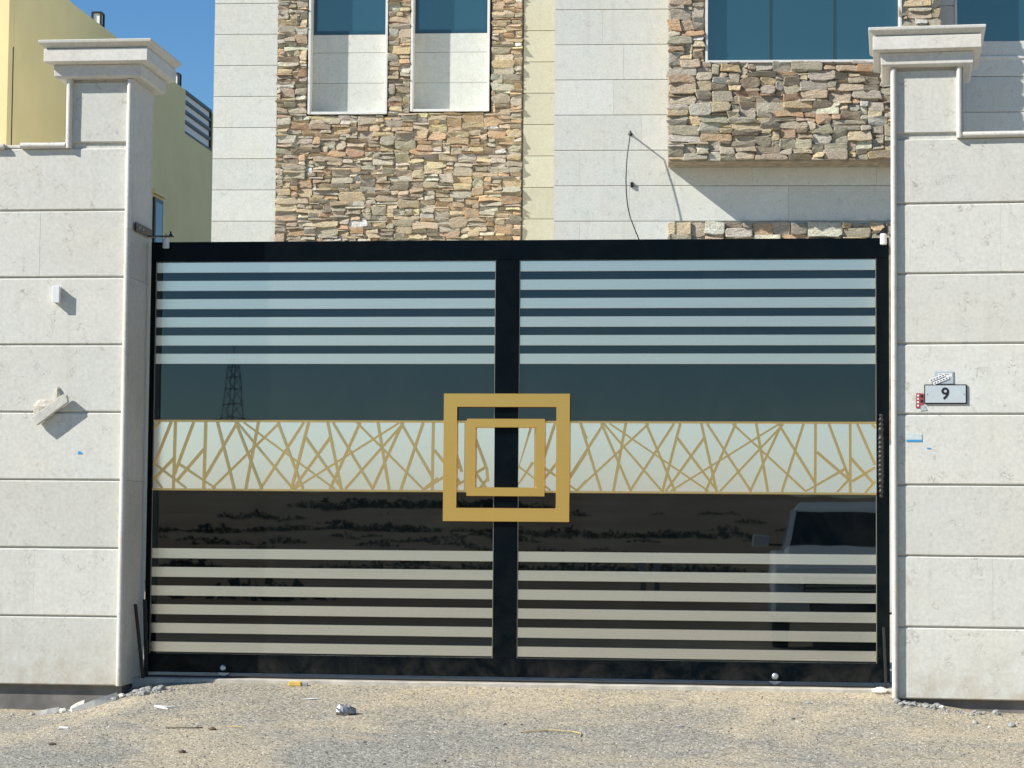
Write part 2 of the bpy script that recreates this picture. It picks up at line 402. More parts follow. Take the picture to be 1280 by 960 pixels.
# ------------------------------------------------------------------ boundary walls with pillars
Z0, PITCH = -.048, .4245
def wall(s, rz, label):
    # local x' runs outward from the inner pillar corner; s = -1 left wall, +1 right wall
    t = empty('boundary_wall', (s*2.366 if s < 0 else 2.349, -.36, 0), rz, label, 'wall')
    def X(a, b): return (a*s, b*s) if s > 0 else (b*s, a*s)
    def B(name, mat, a, b, y0, y1, z0, z1, bev=0, seg=2): x0, x1 = X(a, b); return bx(name, mat, t, x0, x1, y0, y1, z0, z1, bev, seg)
    far = 4.2
    # core behind the facing
    B('core', M['lime'], .014, .428, .016, .46, Z0, 3.79)
    B('core', M['lime'], .43, far, .016, .30, Z0, 3.325)
    # plinth set back under the facing
    B('plinth', M['plinth'], .02, far, .045, .45, -.6, Z0-.001)
    # facing courses: arrises chamfered along the horizontal joints only, ends butted to a hairline
    def panel(a, b, y, z0, z1):
        x0, x1 = X(a, b); c = .007; n = 8
        rings = []
        for i in range(n+1):
            x = x0+(x1-x0)*i/n; e0 = .0012*noise.noise((x*5, z0*3, s)); e1 = .0012*noise.noise((x*5, z1*3, s+4))
            rings.append([(x, .0155, z0+e0), (x, y+c, z0+e0), (x, y, z0+c+e0*2), (x, y, z1-c+e1*2), (x, y+c, z1+e1), (x, .0155, z1+e1)])
        return MB().loops(rings).build('stone_panel', M['lime'], t)
    r = random.Random(11 if s < 0 else 23)
    for k in range(8):
        z0 = Z0+k*PITCH+(.004 if k else 0); z1 = Z0+(k+1)*PITCH-.004
        if k == 7: z1 = 3.318
        cuts = [.036]
        c = (.62 if k in (1, 6) else 1.55)
        while c < far: cuts.append(c+r.uniform(-.05, .05)); c += r.uniform(.8, 1.0)
        cuts.append(far)
        for a, b in zip(cuts, cuts[1:]):
            panel(a+.0003, b-.0003, -r.uniform(0, .0009), z0, z1)
    panel(.036, .392, -.0005, 3.354, 3.74)
    # side return face of the pillar, one slab per three courses, hairline joints
    for k in range(3):
        z0 = Z0+k*3*PITCH; z1 = min(z0+3*PITCH-.0015, 3.76)
        B('return_panel', M['lime_trim'], .0, .0135, .012, .47, z0, z1, .002)
    # rounded bead mouldings on the pillar edges and along the wall top
    def bead(p0, p1, n=14):
        rings = []
        p0 = Vector(p0); p1 = Vector(p1); d = (p1-p0).normalized()
        side = Vector((1, 0, 0)) if abs(d.z) > .5 else Vector((0, 0, 1))
        for i in range(n+1):
            c = p0.lerp(p1, i/n)
            j = .0016*noise.noise((c.x*9, c.z*7, s))
            q = []
            for a in range(9):
                an = pi*a/8
                q.append(c+side*(.018+j)*cos(an)*1.0+Vector((0, -1, 0))*(.022+.018*sin(an)+j if 0 < a < 8 else .0))
            rings.append([tuple(p) for p in q])
        MB().loops(rings).build('bead_moulding', M['lime_trim'], t, smooth=False)
    for z in range(4):
        za = Z0+z*.95; zb = min(za+.949, 3.755)
        bead((s*.018, .004, za), (s*.018, .004, zb))
    bead((s*.410, .004, 3.318), (s*.410, .004, 3.755), 6)
    if s < 0:
        bead((-.428, .004, 3.336), (-.72, .004, 3.336), 6); bead((-.83, .004, 3.332), (-4.2, .004, 3.336), 12)
    else:
        bead((.428, .004, 3.336), (4.2, .004, 3.336), 14)
    B('coping', M['lime_trim'], .44, far, .005, .32, 3.325, 3.345, .004)
    # outer side return of the pillar above the wall top
    B('return_panel', M['lime'], .4285, .436, .016, .46, 3.346, 3.76, .002)
    # moulded cap: two stepped blocks and a thin projecting lip
    D = .47
    def ring(o, z):
        o *= (1 if s < 0 else .9)
        x0, x1 = -o, .436+o
        pts = [(x0, -o), (x1, -o), (x1, D+o), (x0, D+o)]
        return [(p[0]*s, p[1], z) for p in (pts if s > 0 else pts[::-1])]
    cap = MB().loops([ring(.048, 3.755), ring(.062, 3.768), ring(.066, 3.838)]).build('cap', M['lime_trim'], t, .003)
    MB().loops([ring(.085, 3.839), ring(.116, 3.851), ring(.116, 3.93), ring(.1, 3.937)]).build('cap_fascia', M['lime_trim'], cap, .003)
    MB().loops([ring(.108, 3.9375), ring(.143, 3.966), ring(.146, 3.981), ring(.14, 3.984)]).build('cap_lip', M['lime_trim'], cap, .002)
    return t
WL = wall(-1, 0, 'white limestone wall and capped pillar on the left, hung with a small white box')
WR = wall(1, radians(-3.5), 'white limestone wall and capped pillar on the right, carrying the house number plate')

# ------------------------------------------------------------------ the sliding gate
G = empty('sliding_gate', (0, 0, 0), 0, 'black sliding gate with pale horizontal slats, gold lattice band and gold squares', 'gate')
XL, XR = -2.333, 2.358
bx('top_rail', M['black'], G, XL, XR, 0, .06, 2.640, 2.766, .004)
bx('bottom_rail', M['black'], G, XL, XR, 0, .06, .018, .134, .004)
bx('stile', M['black'], G, XL, -2.301, .001, .06, .1345, 2.6395, .003)
bx('stile', M['black'], G, 2.280, XR, .001, .06, .1345, 2.6395, .003)
bx('centre_post', M['black'], G, -.0985, .0515, .001, .06, .1345, 2.6395, .003)
leaves = [(-2.300, -.0995), (.0525, 2.279)]
U = [2.634-.1174*i for i in range(6)]; UH = .0662
Lw = [.802-.1186*i for i in range(6)]; LH = .0645
for li, (a, b) in enumerate(leaves):
    for z0, z1 in ((1.619, 2.639), (.135, 1.174)):
        bx('glass_pane', M['glass'], G, a, b, .020, .03, z0, z1)
    for z in U: bx('slat', M['slat'], G, a+.004, b-.004, .013, .0205, z-UH, z, .0012, 1)
    for z in Lw: bx('slat', M['slat'], G, a+.004, b-.004, .013, .0205, z-LH, z, .0012, 1)
    bx('band_panel', M['band'], G, a, b, .016, .03, 1.1745, 1.6185)
    bx('band_trim', M['bronze'], G, a, b, .002, .0155, 1.609, 1.622, .001, 1)
    bx('band_trim', M['bronze'], G, a, b, .002, .0155, 1.170, 1.183, .001, 1)
    # thin champagne beading at the sides of each glazed opening
    for xx in (a, b-.004):
        for z0, z1 in ((1.6225, 2.6385), (.1355, 1.1695)):
            bx('glazing_bead', M['bead'], G, xx+.0005, xx+.0035, .006, .0195, z0, z1)

# lattice: segments read off the photograph, in metres on the gate
T1 = [(110,160,38,345),(130,160,126,445),(208,160,128,385),(262,160,258,440),(255,275,140,412),(125,315,45,400),(38,335,180,445),(38,395,75,443),
 (150,340,300,440),(313,160,390,445),(395,165,258,405),(575,165,300,440),(395,165,508,445),(400,160,638,443),(430,160,810,440),(490,160,440,445),
 (575,160,685,445),(685,160,508,440),(705,165,638,440),(695,225,850,445),(800,225,650,440),(790,165,850,445),(815,165,985,450),(925,165,805,440),
 (1085,165,685,425),(925,170,1200,450),(1005,165,1055,450),(1105,170,870,445),(1105,170,985,445),(1105,165,1240,400),(1195,165,1105,450),(1240,165,1238,455),(1262,400,1200,450),(38,185,58,162)]
T2 = [(172,285,262,580),(310,285,412,560),(285,285,285,700),(95,445,255,650),(40,700,258,540),(412,545,197,700),(300,520,392,655),(415,625,365,700),(412,555,420,640),
 (680,285,578,560),(705,285,705,700),(818,285,732,570),(905,285,905,700),(895,445,735,650),(950,700,735,540),(578,545,793,700),(690,520,598,655),(575,625,625,700),
 (975,285,1008,375),(1008,460,905,625),(1008,635,955,698)]
T3 = [(100,150,178,412),(182,155,55,365),(348,155,90,408),(182,155,290,412),(190,150,405,412),(215,150,572,408),(270,150,225,412),(350,155,455,410),(450,150,290,410),(475,150,410,412),
 (465,205,615,415),(565,205,425,410),(555,150,612,415),(578,150,740,415),(680,155,575,405),(840,150,455,405),(680,155,945,418),(760,150,803,415),(850,160,625,415),(850,160,738,412),(850,160,980,385),
 (935,150,855,418),(980,150,978,418),(985,260,1100,365),(1030,150,1105,365),(945,415,1090,325),(1060,418,1105,365),(1108,150,1108,418),(1108,280,1195,385),(1135,150,1200,310),(1115,375,1200,320),(1165,418,1200,375),(1190,150,1203,165)]
def sx(x): return -2.300+(x-190.5)*(4.579/904.7)          # sheet drawing units -> metres on the gate
def band_seg(x0, y0, x1, y1, top, bot):
    g = lambda x, y, c: (sx(x), 1.6085-(y-top(x))/(bot(x)-top(x))*.4250)
    return g(x0, y0, 0), g(x1, y1, 0)
segs = []
for a in T1:
    p = [(180+a[0]/3.368, 480+a[1]/3.368), (180+a[2]/3.368, 480+a[3]/3.368)]; segs.append((p, 1))
for a in T2:
    p = [(530+a[0]/4.8, 470+a[1]/4.8), (530+a[2]/4.8, 470+a[3]/4.8)]; segs.append((p, 2))
for a in T3:
    p = [(700+a[0]/3.048, 480+a[1]/3.048), (700+a[2]/3.048, 480+a[3]/3.048)]; segs.append((p, 3))
top = lambda x: 526.8+(x-190)*(529.0-526.8)/905
bot = lambda x: 611.5+(x-190)*(617.5-611.5)/905
for (p, k) in segs:
    (x0, z0), (x1, z1) = [(sx(x), max(1.184, min(1.6085, 1.6085-(y-top(x))/(bot(x)-top(x))*.4245))) for x, y in p]
    d = Vector((x1-x0, z1-z0)); L = d.length
    if L < .01: continue
    d /= L
    # run bars that stop just short of the frame right up to it
    if abs(d.y) > .2:
        for e in (1.6088, 1.1835):
            if 0 < abs(z0-e) < .04 and (z0-z1)*(e-z0) > 0: x0 += d.x/d.y*(e-z0); z0 = e
            if 0 < abs(z1-e) < .04 and (z1-z0)*(e-z1) > 0: x1 += d.x/d.y*(e-z1); z1 = e
    nrm = Vector((-d.y, d.x)); h = .0086
    if -.0985 < (x0+x1)/2 < .0515: continue
    q = [(x0+nrm.x*h, z0+nrm.y*h), (x1+nrm.x*h, z1+nrm.y*h), (x1-nrm.x*h, z1-nrm.y*h), (x0-nrm.x*h, z0-nrm.y*h)]
    lo, hi = (-2.2995, -.0995) if (x0+x1)/2 < -.02 else (.0525, 2.2785)
    q = [(max(lo, min(hi, x)), max(1.1835, min(1.6088, z))) for x, z in q]
    y = .0045+rng.uniform(0, .002)
    MB().prism_y(q, y, .0165).build('lattice_bar', M['bronze'], G)

def sq_frame(name, x0, x1, z0, z1, wd, y0, y1):
    def rg(i, y): return [(x0+i, y, z0+i), (x1-i, y, z0+i), (x1-i, y, z1-i), (x0+i, y, z1-i)]
    m = MB(); rings = [rg(0, y1), rg(0, y0), rg(wd, y0), rg(wd, y1)]
    m.loops(rings, False, False); n = len(m.v)
    for j in range(4): m.f.append((j, (j+1) % 4, n-4+(j+1) % 4, n-4+j))
    return m.build(name, M['gold'], G, .0012, seg=1)
sq_frame('gold_square', -.419, .378, .988, 1.792, .0845, -.022, .004)
sq_frame('gold_square', -.270, .222, 1.147, 1.633, .0545, -.026, .004)

# wheels under the bottom rail with hub bolts
for xx in (-1.818, 1.658):
    wv = MB().lathe((xx, .012, .054), (0, 1, 0), [(.056, 0), (.060, .006), (.05, .018), (.060, .03), (.056, .036)], 28).build('wheel', M['steel'], G, smooth=False)
    MB().lathe((xx, -.012, .048), (0, 1, 0), [(.012, 0), (.019, .004), (.021, .0125)], 18).build('hub_bolt', M['steel'], wv)
# turned pull handle on the right stile
hp = []
z = 1.150
prof = [(.004, 0), (.011, .006), (.012, .014), (.006, .022), (.013, .03), (.016, .04), (.012, .05), (.007, .056), (.015, .064), (.016, .074), (.009, .082), (.016, .09), (.018, .10), (.018, .106), (.014, .112)]
for i in range(9): prof += [(.017, .135+i*.028), (.019, .141+i*.028), (.017, .147+i*.028), (.014, .153+i*.028)]
top_p = [(r, .52-h) for r, h in reversed(prof[:15])]
prof = prof+top_p
MB().lathe((2.305, -.03, z), (0, 0, 1), prof, 14).build('pull_handle', M['black2'], G, smooth=True)
for zz in (1.255, 1.565):
    MB().tube([(2.305, -.028, zz), (2.305, .003, zz)], .008).build('handle_mount', M['black2'], G)

tr = bx('gate_track', M['black2'], None, XL+.02, XR-.01, -.028, .05, -.0119, -.0015)
tag(tr, 'black steel floor track under the sliding gate', 'track')

# roller brackets on the pillars
g1 = empty('roller_bracket', (-2.352, -.30, 2.83), 0, 'black roller bracket on the left pillar with a long sloping arm', 'bracket')
MB().box(0, .008, -.02, .36, -.032, .024).build('arm', M['black2'], g1, .002)
MB().box(.006, .17, .255, .30, -.034, -.027).build('top_plate', M['black2'], g1, .001)
MB().lathe((.123, .272, -.108), (0, 0, 1), [(.019, 0), (.0215, .004), (.0215, .06), (.019, .064)], 18).build('roller', M['roller'], g1)
MB().lathe((.123, .272, -.045), (0, 0, 1), [(.006, 0), (.006, .035)], 8).build('bolt', M['steel'], g1)
MB().lathe((.15, .28, -.027), (0, 0, 1), [(.011, 0), (.011, .012), (.006, .013), (.006, .03)], 8).build('nut', M['black2'], g1)
for yy in (.05, .14): MB().lathe((.008, yy, -.006), (1, 0, 0), [(.008, 0), (.007, .004)], 8).build('screw', M['steel'], g1)
g2 = empty('roller_bracket', (2.351, -.03, 2.80), 0, 'black roller bracket against the right pillar, its white roller on the gate corner', 'bracket')
MB().box(-.008, 0, -.06, .12, -.01, .045).build('arm', M['black2'], g2, .002)
MB().box(-.07, -.006, -.04, .06, -.016, -.0105).build('top_plate', M['black2'], g2, .001)
MB().prism_y([(-.06, -.0104), (-.008, -.0104), (-.008, .035), (-.035, .02)], .0, .012).build('gusset', M['black2'], g2)
MB().lathe((-.030, -.034, -.085), (0, 0, 1), [(.018, 0), (.021, .004), (.021, .062), (.018, .068)], 18).build('roller', M['roller'], g2)

# guide bars standing at the foot of the gate
def bar(x0, y0, z0, x1, y1, z1, label, wd=.020, th=.006):
    d = Vector((x1-x0, y1-y0, z1-z0))
    o = MB()
    o.loops([[(x0-wd/2, y0-th/2, z0), (x0+wd/2, y0-th/2, z0), (x0+wd/2, y0+th, z0), (x0-wd/2, y0+th, z0)],
             [(x1-wd/2, y1-th/2, z1), (x1+wd/2, y1-th/2, z1), (x1+wd/2, y1+th, z1), (x1-wd/2, y1+th, z1)]])
    ob = o.build('steel_bar', M['black2'], None, .002); tag(ob, label, 'bar', 'steel guide bars at the foot of the gate'); return ob
bar(-2.302, -.11, -.05, -2.342, -.19, .452, 'shorter black steel bar leaning on the left pillar beside the gate', .022)
bar(-2.300, -.05, -.04, -2.320, -.05, .477, 'taller black steel bar standing between the left pillar and the gate', .026)
ob = bar(2.330, -.09, -.05, 2.318, -.03, .36, 'worn black steel bar leaning at the right foot of the gate', .016)

# ------------------------------------------------------------------ small things on the walls
jb = empty('junction_box', (-2.829, -.36, 2.388), 0, 'small white junction box on the left limestone wall', 'box')
bx('box_body', M['plastic_white'], jb, -.022, .022, -.042, .0, -.05, .05, .003)
bx('cover', M['plastic_white'], jb, -.024, .024, -.049, -.0422, -.053, .053, .003)

bt = empty('broken_tile', (-2.845, -.36, 1.665), 0, 'broken slanted stone tile stuck to the left wall with crumbling mortar', 'tile')
an = radians(36)
def rot2(p): return (p[0]*cos(an)-p[1]*sin(an), p[0]*sin(an)+p[1]*cos(an))
poly = [rot2(p) for p in ((-.128, -.03), (.118, -.028), (.132, .012), (.12, .03), (-.13, .03))]
MB().prism_y([(x, z) for x, z in poly], -.058, -.022).build('slab', M['chip'], bt, .003)
def lump(name, mat, parent, c, r, seed, sq=(1, 1, 1)):
    m = MB(); rr = random.Random(seed); rings = []
    for i in range(6):
        ph = -pi/2+pi*(i+.0)/5; k = max(.06, cos(ph))
        rings.append([(c[0]+r*sq[0]*k*cos(a*pi/4)*rr.uniform(.75, 1.2), c[1]+r*sq[1]*k*sin(a*pi/4)*rr.uniform(.75, 1.2), c[2]+r*sq[2]*sin(ph)*rr.uniform(.85, 1.1)) for a in range(8)])
    return m.loops(rings).build(name, mat, parent)
lump('mortar_dab', M['dab'], bt, (-.045, -.008, .03), .05, 3, (1.7, .5, .75))
lump('mortar_dab', M['dab'], bt, (.03, -.006, .085), .045, 5, (.55, .45, 1.3))
lump('mortar_dab', M['dab'], bt, (-.085, -.008, -.005), .04, 9, (1.0, .5, 1.2))

def on_right_wall(x, z):            # world point on the face of the right wall
    c, s_ = cos(radians(-3.5)), sin(radians(-3.5)); d = (x-2.349)/c
    return (x, -.36+d*s_, z)
RZ = radians(-3.5)
def text_mesh(name, s, size, mat, parent, loc, bold=0.0, depth=.0008):
    cu = bpy.data.curves.new(name+'_curve', 'FONT'); cu.body = s; cu.size = size; cu.align_x = 'CENTER'; cu.align_y = 'CENTER'; cu.offset = bold; cu.extrude = depth
    tmp = bpy.data.objects.new(name+'_tmp', cu); COL.objects.link(tmp)
    dg = bpy.context.evaluated_depsgraph_get(); dg.update()
    me = bpy.data.meshes.new_from_object(tmp.evaluated_get(dg)); bpy.data.objects.remove(tmp)
    me.materials.clear(); me.materials.append(mat)
    o = bpy.data.objects.new(name, me); COL.objects.link(o); o.parent = parent; o.location = loc; o.rotation_euler = (pi/2, 0, 0)
    return o
npl = empty('number_plate', on_right_wall(2.669, 1.770), RZ, 'grey house number plate with a black 9 on the right pillar', 'sign')
bx('plate_border', M['ink'], npl, -.126, .126, -.012, -.002, -.059, .059, .006)
bx('plate_face', M['plate'], npl, -.119, .119, -.0145, -.0125, -.052, .052, .004)
text_mesh('number', '9', .098, M['ink'], npl, (-.002, -.0155, .0), .0018)
for q in (-.108, .108): MB().lathe((q, -.0146, 0), (0, -1, 0), [(.004, 0), (.003, .002)], 10).build('screw', M['steel'], npl)
nc = empty('notice_card', on_right_wall(2.660, 1.870), RZ, 'small grey notice card just above the number plate', 'card')
bx('card', M['grey_card'], nc, -.056, .056, -.007, -.003, -.037, .037, .001)
bx('print_panel', M['plastic_white'], nc, -.035, .048, -.0082, -.0072, .004, .026)
for i in range(2): bx('print_line', M['ink'], nc, -.026, .03-.02*i, -.0088, -.0084, .018-.009*i, .0205-.009*i)
st = empty('paper_sticker', on_right_wall(2.632, 1.868), RZ, 'pair of torn white paper stickers slanting across the notice card', 'sticker')
for k, (ox, oz) in enumerate(((-.012, .0), (.01, -.017))):
    a2 = radians(22)
    q = [(ox+x*cos(a2)-y2*sin(a2), oz+x*sin(a2)+y2*cos(a2)) for x, y2 in ((-.05, -.008), (.05, -.008), (.05, .009), (-.05, .009))]
    ob = MB().prism_y(q, -.0105-.0006*k, -.0098-.0006*k).build('strip', M['paper'], st)
    for m_ in range(5):
        cx = -.036+.018*m_
        q = [(ox+x*cos(a2)-y2*sin(a2), oz+x*sin(a2)+y2*cos(a2)) for x, y2 in ((cx-.005, -.003), (cx+.005, -.003), (cx+.005, .003), (cx-.005, .003))]
        MB().prism_y(q, -.0112-.0006*k, -.0107-.0006*k).build('print_mark', M['ink'], ob)
rs = empty('red_sticker', on_right_wall(2.516, 1.732), RZ, 'torn red advertising sticker left of the number plate', 'sticker')
MB().prism_y([(-.022, -.045), (.0, -.047), (.024, -.02), (.024, .043), (-.02, .045)], -.004, -.003).build('red_paper', M['red'], rs)
MB().prism_y([(.004, -.062), (.045, -.058), (.03, -.028), (.008, -.03)], -.0045, -.0028).build('grey_scrap', M['grey_card'], rs)
for i in range(4): bx('print_mark', M['paper'], rs, -.014, -.004, -.0048, -.0042, -.035+.02*i, -.024+.02*i)
for i in range(2): bx('print_mark', M['ink'], rs, .006, .02, -.0048, -.0042, -.012+.03*i, .005+.03*i)
bt2 = empty('blue_tape', on_right_wall(2.483, 1.491), RZ, 'short strip of blue tape below the number plate', 'tape')
bx('tape', M['blue_tape'], bt2, -.046, .046, -.0045, -.0025, -.005, .005)
bx('film', M['faint_blue'], bt2, -.040, .046, -.004, -.0025, .006, .04)
q = on_right_wall(2.57, 1.445)
ob = bx('tape_scrap', M['blue_tape'], None, -.011, .011, -.0035, -.0022, -.0035, .0035); ob.location = q; ob.rotation_euler = (0, 0, RZ)
tag(ob, 'tiny blue tape scrap on the right pillar below the tape strip', 'tape')
ob = MB().prism_y([(-.016, -.008), (.018, -.008), (.006, .007), (-.008, .012)], -.0025, -.001).build('paint_fleck', M['blue_tape'], None)
ob.location = (-2.666, -.36, 1.396); tag(ob, 'tiny blue paint fleck on the left pillar below the broken tile', 'paint mark')

# ------------------------------------------------------------------ the villa behind
HO = Vector((-.84267, 12.3, 0)); HR = radians(2.5)
H = empty('villa', HO, HR, 'two storey villa clad in white limestone and rough ledge stone', 'house')
def HB(name, mat, u0, u1, v0, v1, w0, w1, bev=0, par=None): return bx(name, mat, par or H, u0, u1, v0, v1, w0, w1, bev)

def courses(mat, u0, u1, v, joints, seed, tmax=.9, tmin=.5, cuts=None, thick=.02):
    r = random.Random(seed)
    for z0, z1 in zip(joints, joints[1:]):
        c = [u0]; x = u0+r.uniform(.3, tmax)
        while x < u1-.25: c.append(x); x += r.uniform(tmin, tmax)
        c.append(u1)
        for a, b in zip(c, c[1:]):
            y = v-thick-r.uniform(0, .0015); c_ = .005
            MB().loops([[(x, v, z0+.003), (x, y+c_, z0+.003), (x, y, z0+.003+c_), (x, y, z1-.003-c_), (x, y+c_, z1-.003), (x, v, z1-.003)] for x in (a+.0008, b-.0008)]).build('limestone_panel', mat, H)

JM = [7.535-.4215*i for i in range(-3, 12)][::-1]
JW = [7.115-.4232*i for i in range(-2, 12)][::-1]
# main block, 3.1 m behind the wing front
MV = 3.1
HB('wall', M['lime_house'], -4.74, -.21, MV+.22, MV+6, 0, 9.2)
HB('wall', M['mortar'], -4.74, -3.9, MV+.0, MV+.2195, 0, 9.2)
HB('wall', M['mortar'], -.6, -.01, MV+.03, MV+.2195, 0, 9.2)
courses(M['lime_house'], -4.745, -3.885, MV, JM, 3, 3, 3)
courses(M['lime_yellow'], -.575, .05, MV+.02, [j+.03 for j in JM], 4, 3, 3)
# wing
HB('wall', M['lime_house'], -.012, 9.0, .0, MV+6, 0, 9.3)
courses(M['lime_house'], -.015, 1.42, -.0005, JW, 5, 1.05, .55)
courses(M['lime_house'], 1.42, 4.7, -.0008, [j for j in JW if 4.4 < j < 5.5], 6, 1.6, 1.0)
courses(M['lime_house'], 4.40, 9.0, -.0005, [j+.02 for j in JW if j < 6.7 and j > 4], 8, 1.2, .7)

# --- rubble cladding: irregular stones packed on a fine grid
PAL = [((.47, .38, .26), 6), ((.37, .335, .275), 4), ((.48, .315, .18), 3), ((.37, .355, .27), 3), ((.58, .52, .41), 4), ((.45, .36, .27), 3), ((.25, .205, .155), 2), ((.46, .43, .37), 4), ((.53, .41, .24), 4), ((.42, .26, .165), 1), ((.60, .58, .52), 2)]
PALW = [c for c, n in PAL for _ in range(n)]
all_stones = []
def pack(zone, u0, u1, w0, w1, cu, cw, holes, sizes, seed, v, depth):
    r = random.Random(seed)
    nu = int(round((u1-u0)/cu)); nw = int(round((w1-w0)/cw)); cu = (u1-u0)/nu; cw = (w1-w0)/nw
    occ = [[0]*nu for _ in range(nw)]
    for j in range(nw):
        for i in range(nu):
            cx = u0+(i+.5)*cu; cz = w0+(j+.5)*cw
            for (a, b, c, d) in holes:
                if a < cx < b and c < cz < d: occ[j][i] = 1
    for j in range(nw):
        for i in range(nu):
            if occ[j][i]: continue
            wd, ht = r.choice(sizes)
            wd = max(1, wd+r.choice((-1, 0, 0, 1)))
            k = 0
            while k < wd and i+k < nu and not occ[j][i+k]: k += 1
            if i+k < nu and not occ[j][i+k]:          # do not leave slivers
                rem = 0
                while i+k+rem < nu and not occ[j][i+k+rem] and rem < 3: rem += 1
                if rem < 2: k += rem
            wd = k
            hh = 1
            while hh < ht and j+hh < nw and all(not occ[j+hh][i+q] for q in range(wd)): hh += 1
            if j+hh < nw and hh < ht+1 and j+hh+1 >= nw: 
                if all(not occ[j+hh][i+q] for q in range(wd)): hh += 1
            for q in range(hh):
                for p in range(wd): occ[j+q][i+p] = 1
            all_stones.append(dict(zone=zone, r=(u0+i*cu, u0+(i+wd)*cu, w0+j*cw, w0+(j+hh)*cw), v=v, depth=depth, seed=r.random(), cell=(cu, cw)))

WH = [(-3.485, -2.385, 6.42, 9.5), (-2.10, -1.01, 6.45, 9.5)]
SZ_A = [(3, 2), (4, 2), (4, 3), (5, 3), (3, 2), (6, 2), (2, 2), (5, 2), (6, 3), (4, 2), (5, 4), (2, 1), (4, 1), (6, 1), (3, 1), (5, 1), (3, 2), (7, 2), (4, 1), (5, 1)]
HA = HB('stone_cladding', M['mortar'], -3.9, -.6, MV+.0, MV+.22, 3.9, 6.415)
def cl_piece(u0, u1, w0, w1): HB('backing', M['mortar'], u0, u1, MV+.0, MV+.2195, w0, w1, par=H)
cl_piece(-3.9, -3.49, 6.4155, 9.2); cl_piece(-2.38, -2.105, 6.4155, 9.2); cl_piece(-1.005, -.6, 6.4155, 9.2)
pack('A', -3.885, -.60, 4.35, 8.2, .050, .0305, WH, SZ_A, 21, MV, .027)
OV = -.45
SZ_B = [(3, 2), (5, 3), (6, 4), (4, 2), (3, 2), (7, 3), (5, 2), (4, 3), (2, 2), (6, 2), (4, 4), (7, 4), (3, 1), (5, 1), (2, 1), (8, 3), (6, 3), (5, 2), (8, 2), (4, 1), (7, 2)]
WIN_R = (1.765, 4.035, 6.365, 9.5)
HBk = HB('stone_cladding', M['mortar'], 1.34, 4.47, OV, -.03, 5.215, 6.355)
HB('backing', M['mortar'], 1.34, 1.77, OV, -.03, 6.3555, 9.2); HB('backing', M['mortar'], 4.03, 4.47, OV, -.03, 6.3555, 9.2)
pack('B', 1.335, 4.475, 5.23, 7.5, .046, .031, [WIN_R], SZ_B, 5, OV, .032)
HC = HB('stone_cladding', M['mortar'], 1.34, 6.5, -.03, -.001, 2.0, 4.55)
pack('C', 1.335, 4.6, 4.27, 4.557, .055, .036, [], [(5, 3), (6, 3), (4, 3), (7, 4), (4, 2), (3, 3), (3, 1), (5, 4)], 9, -.03, .035)

def stone_geo(S):
    r = random.Random(S['seed']); u0, u1, w0, w1 = S['r']
    W, Hh = u1-u0, w1-w0; g = .001
    jx = min(.026, W*.16); jz = min(.017, Hh*.26)
    def j(x, z): return (x+r.uniform(-jx, jx), z+r.uniform(-jz, jz))
    c = min(W, Hh)*r.uniform(.08, .32)
    P = []
    for cx, cz, sx_, sz_ in ((u0+g, w0+g, 1, 1), (u1-g, w0+g, -1, 1), (u1-g, w1-g, -1, -1), (u0+g, w1-g, 1, -1)):
        if r.random() < .55:
            a = (cx+sx_*c*r.uniform(.5, 1.6), cz); b = (cx, cz+sz_*c)
            pr = [a, b] if (sx_*sz_ < 0) else [b, a]
            P += [(x+r.uniform(-.3, .3)*jx, z+r.uniform(-.3, .3)*jz) for x, z in pr]
        else: P.append(j(cx, cz))
    if W > .18:
        # an extra kink on top and bottom edges
        k = []
        for a, b in zip(P, P[1:]+P[:1]):
            k.append(a)
            if abs(b[0]-a[0]) > .12: k.append(((a[0]+b[0])/2+r.uniform(-.3, .3)*.08, (a[1]+b[1])/2+r.uniform(-1, 1)*jz))
        P = k
    n = len(P); v = S['v']; d = S['depth']*r.uniform(.5, 1.7)
    tx = r.uniform(-.02, .02); tz = r.uniform(-.02, .02)
    cx = sum(p[0] for p in P)/n; cz = sum(p[1] for p in P)/n
    def dep(x, z, k): return v-max(.008, d*k+tx*(x-cx)/max(W, .05)*2+tz*(z-cz)/max(Hh, .03)*2)
    V = []
    for x, z in P: V.append((x, v+.004, z))
    for x, z in P: V.append((x, dep(x, z, .86)+r.uniform(-.003, .003), z))
    ins = min(.010, Hh*.13)
    for x, z in P:
        L = math.hypot(x-cx, z-cz); f = max(.35, 1-ins*r.uniform(.6, 1.5)/max(L, .01))
        X = cx+(x-cx)*f; Z = cz+(z-cz)*f
        V.append((X, dep(X, Z, 1.0)+r.uniform(-.004, .004), Z))
    V.append((cx+r.uniform(-.2, .2)*W, dep(cx, cz, 1.0)+r.uniform(-.007, .004), cz))
    F = []
    for k in range(2):
        for i in range(n):
            a = k*n+i; b = k*n+(i+1) % n; F.append((a, b, b+n, a+n))
    for i in range(n): F.append((2*n+i, 2*n+(i+1) % n, 3*n))
    c = r.choice(PALW)
    if S['zone'] != 'A': c = tuple(x*.94 for x in c)
    elif u0 > -1.6 and r.random() < .3: c = (.55, .38, .22)
    t = r.uniform(.86, 1.5); mg = sum(c)/3; c = tuple((mg+(q-mg)*.96)*k_ for q, k_ in zip(c, (1.04, .99, .91))); c = tuple(min(.7, q*t*r.uniform(.96, 1.04)) for q in c)
    return V, F, c

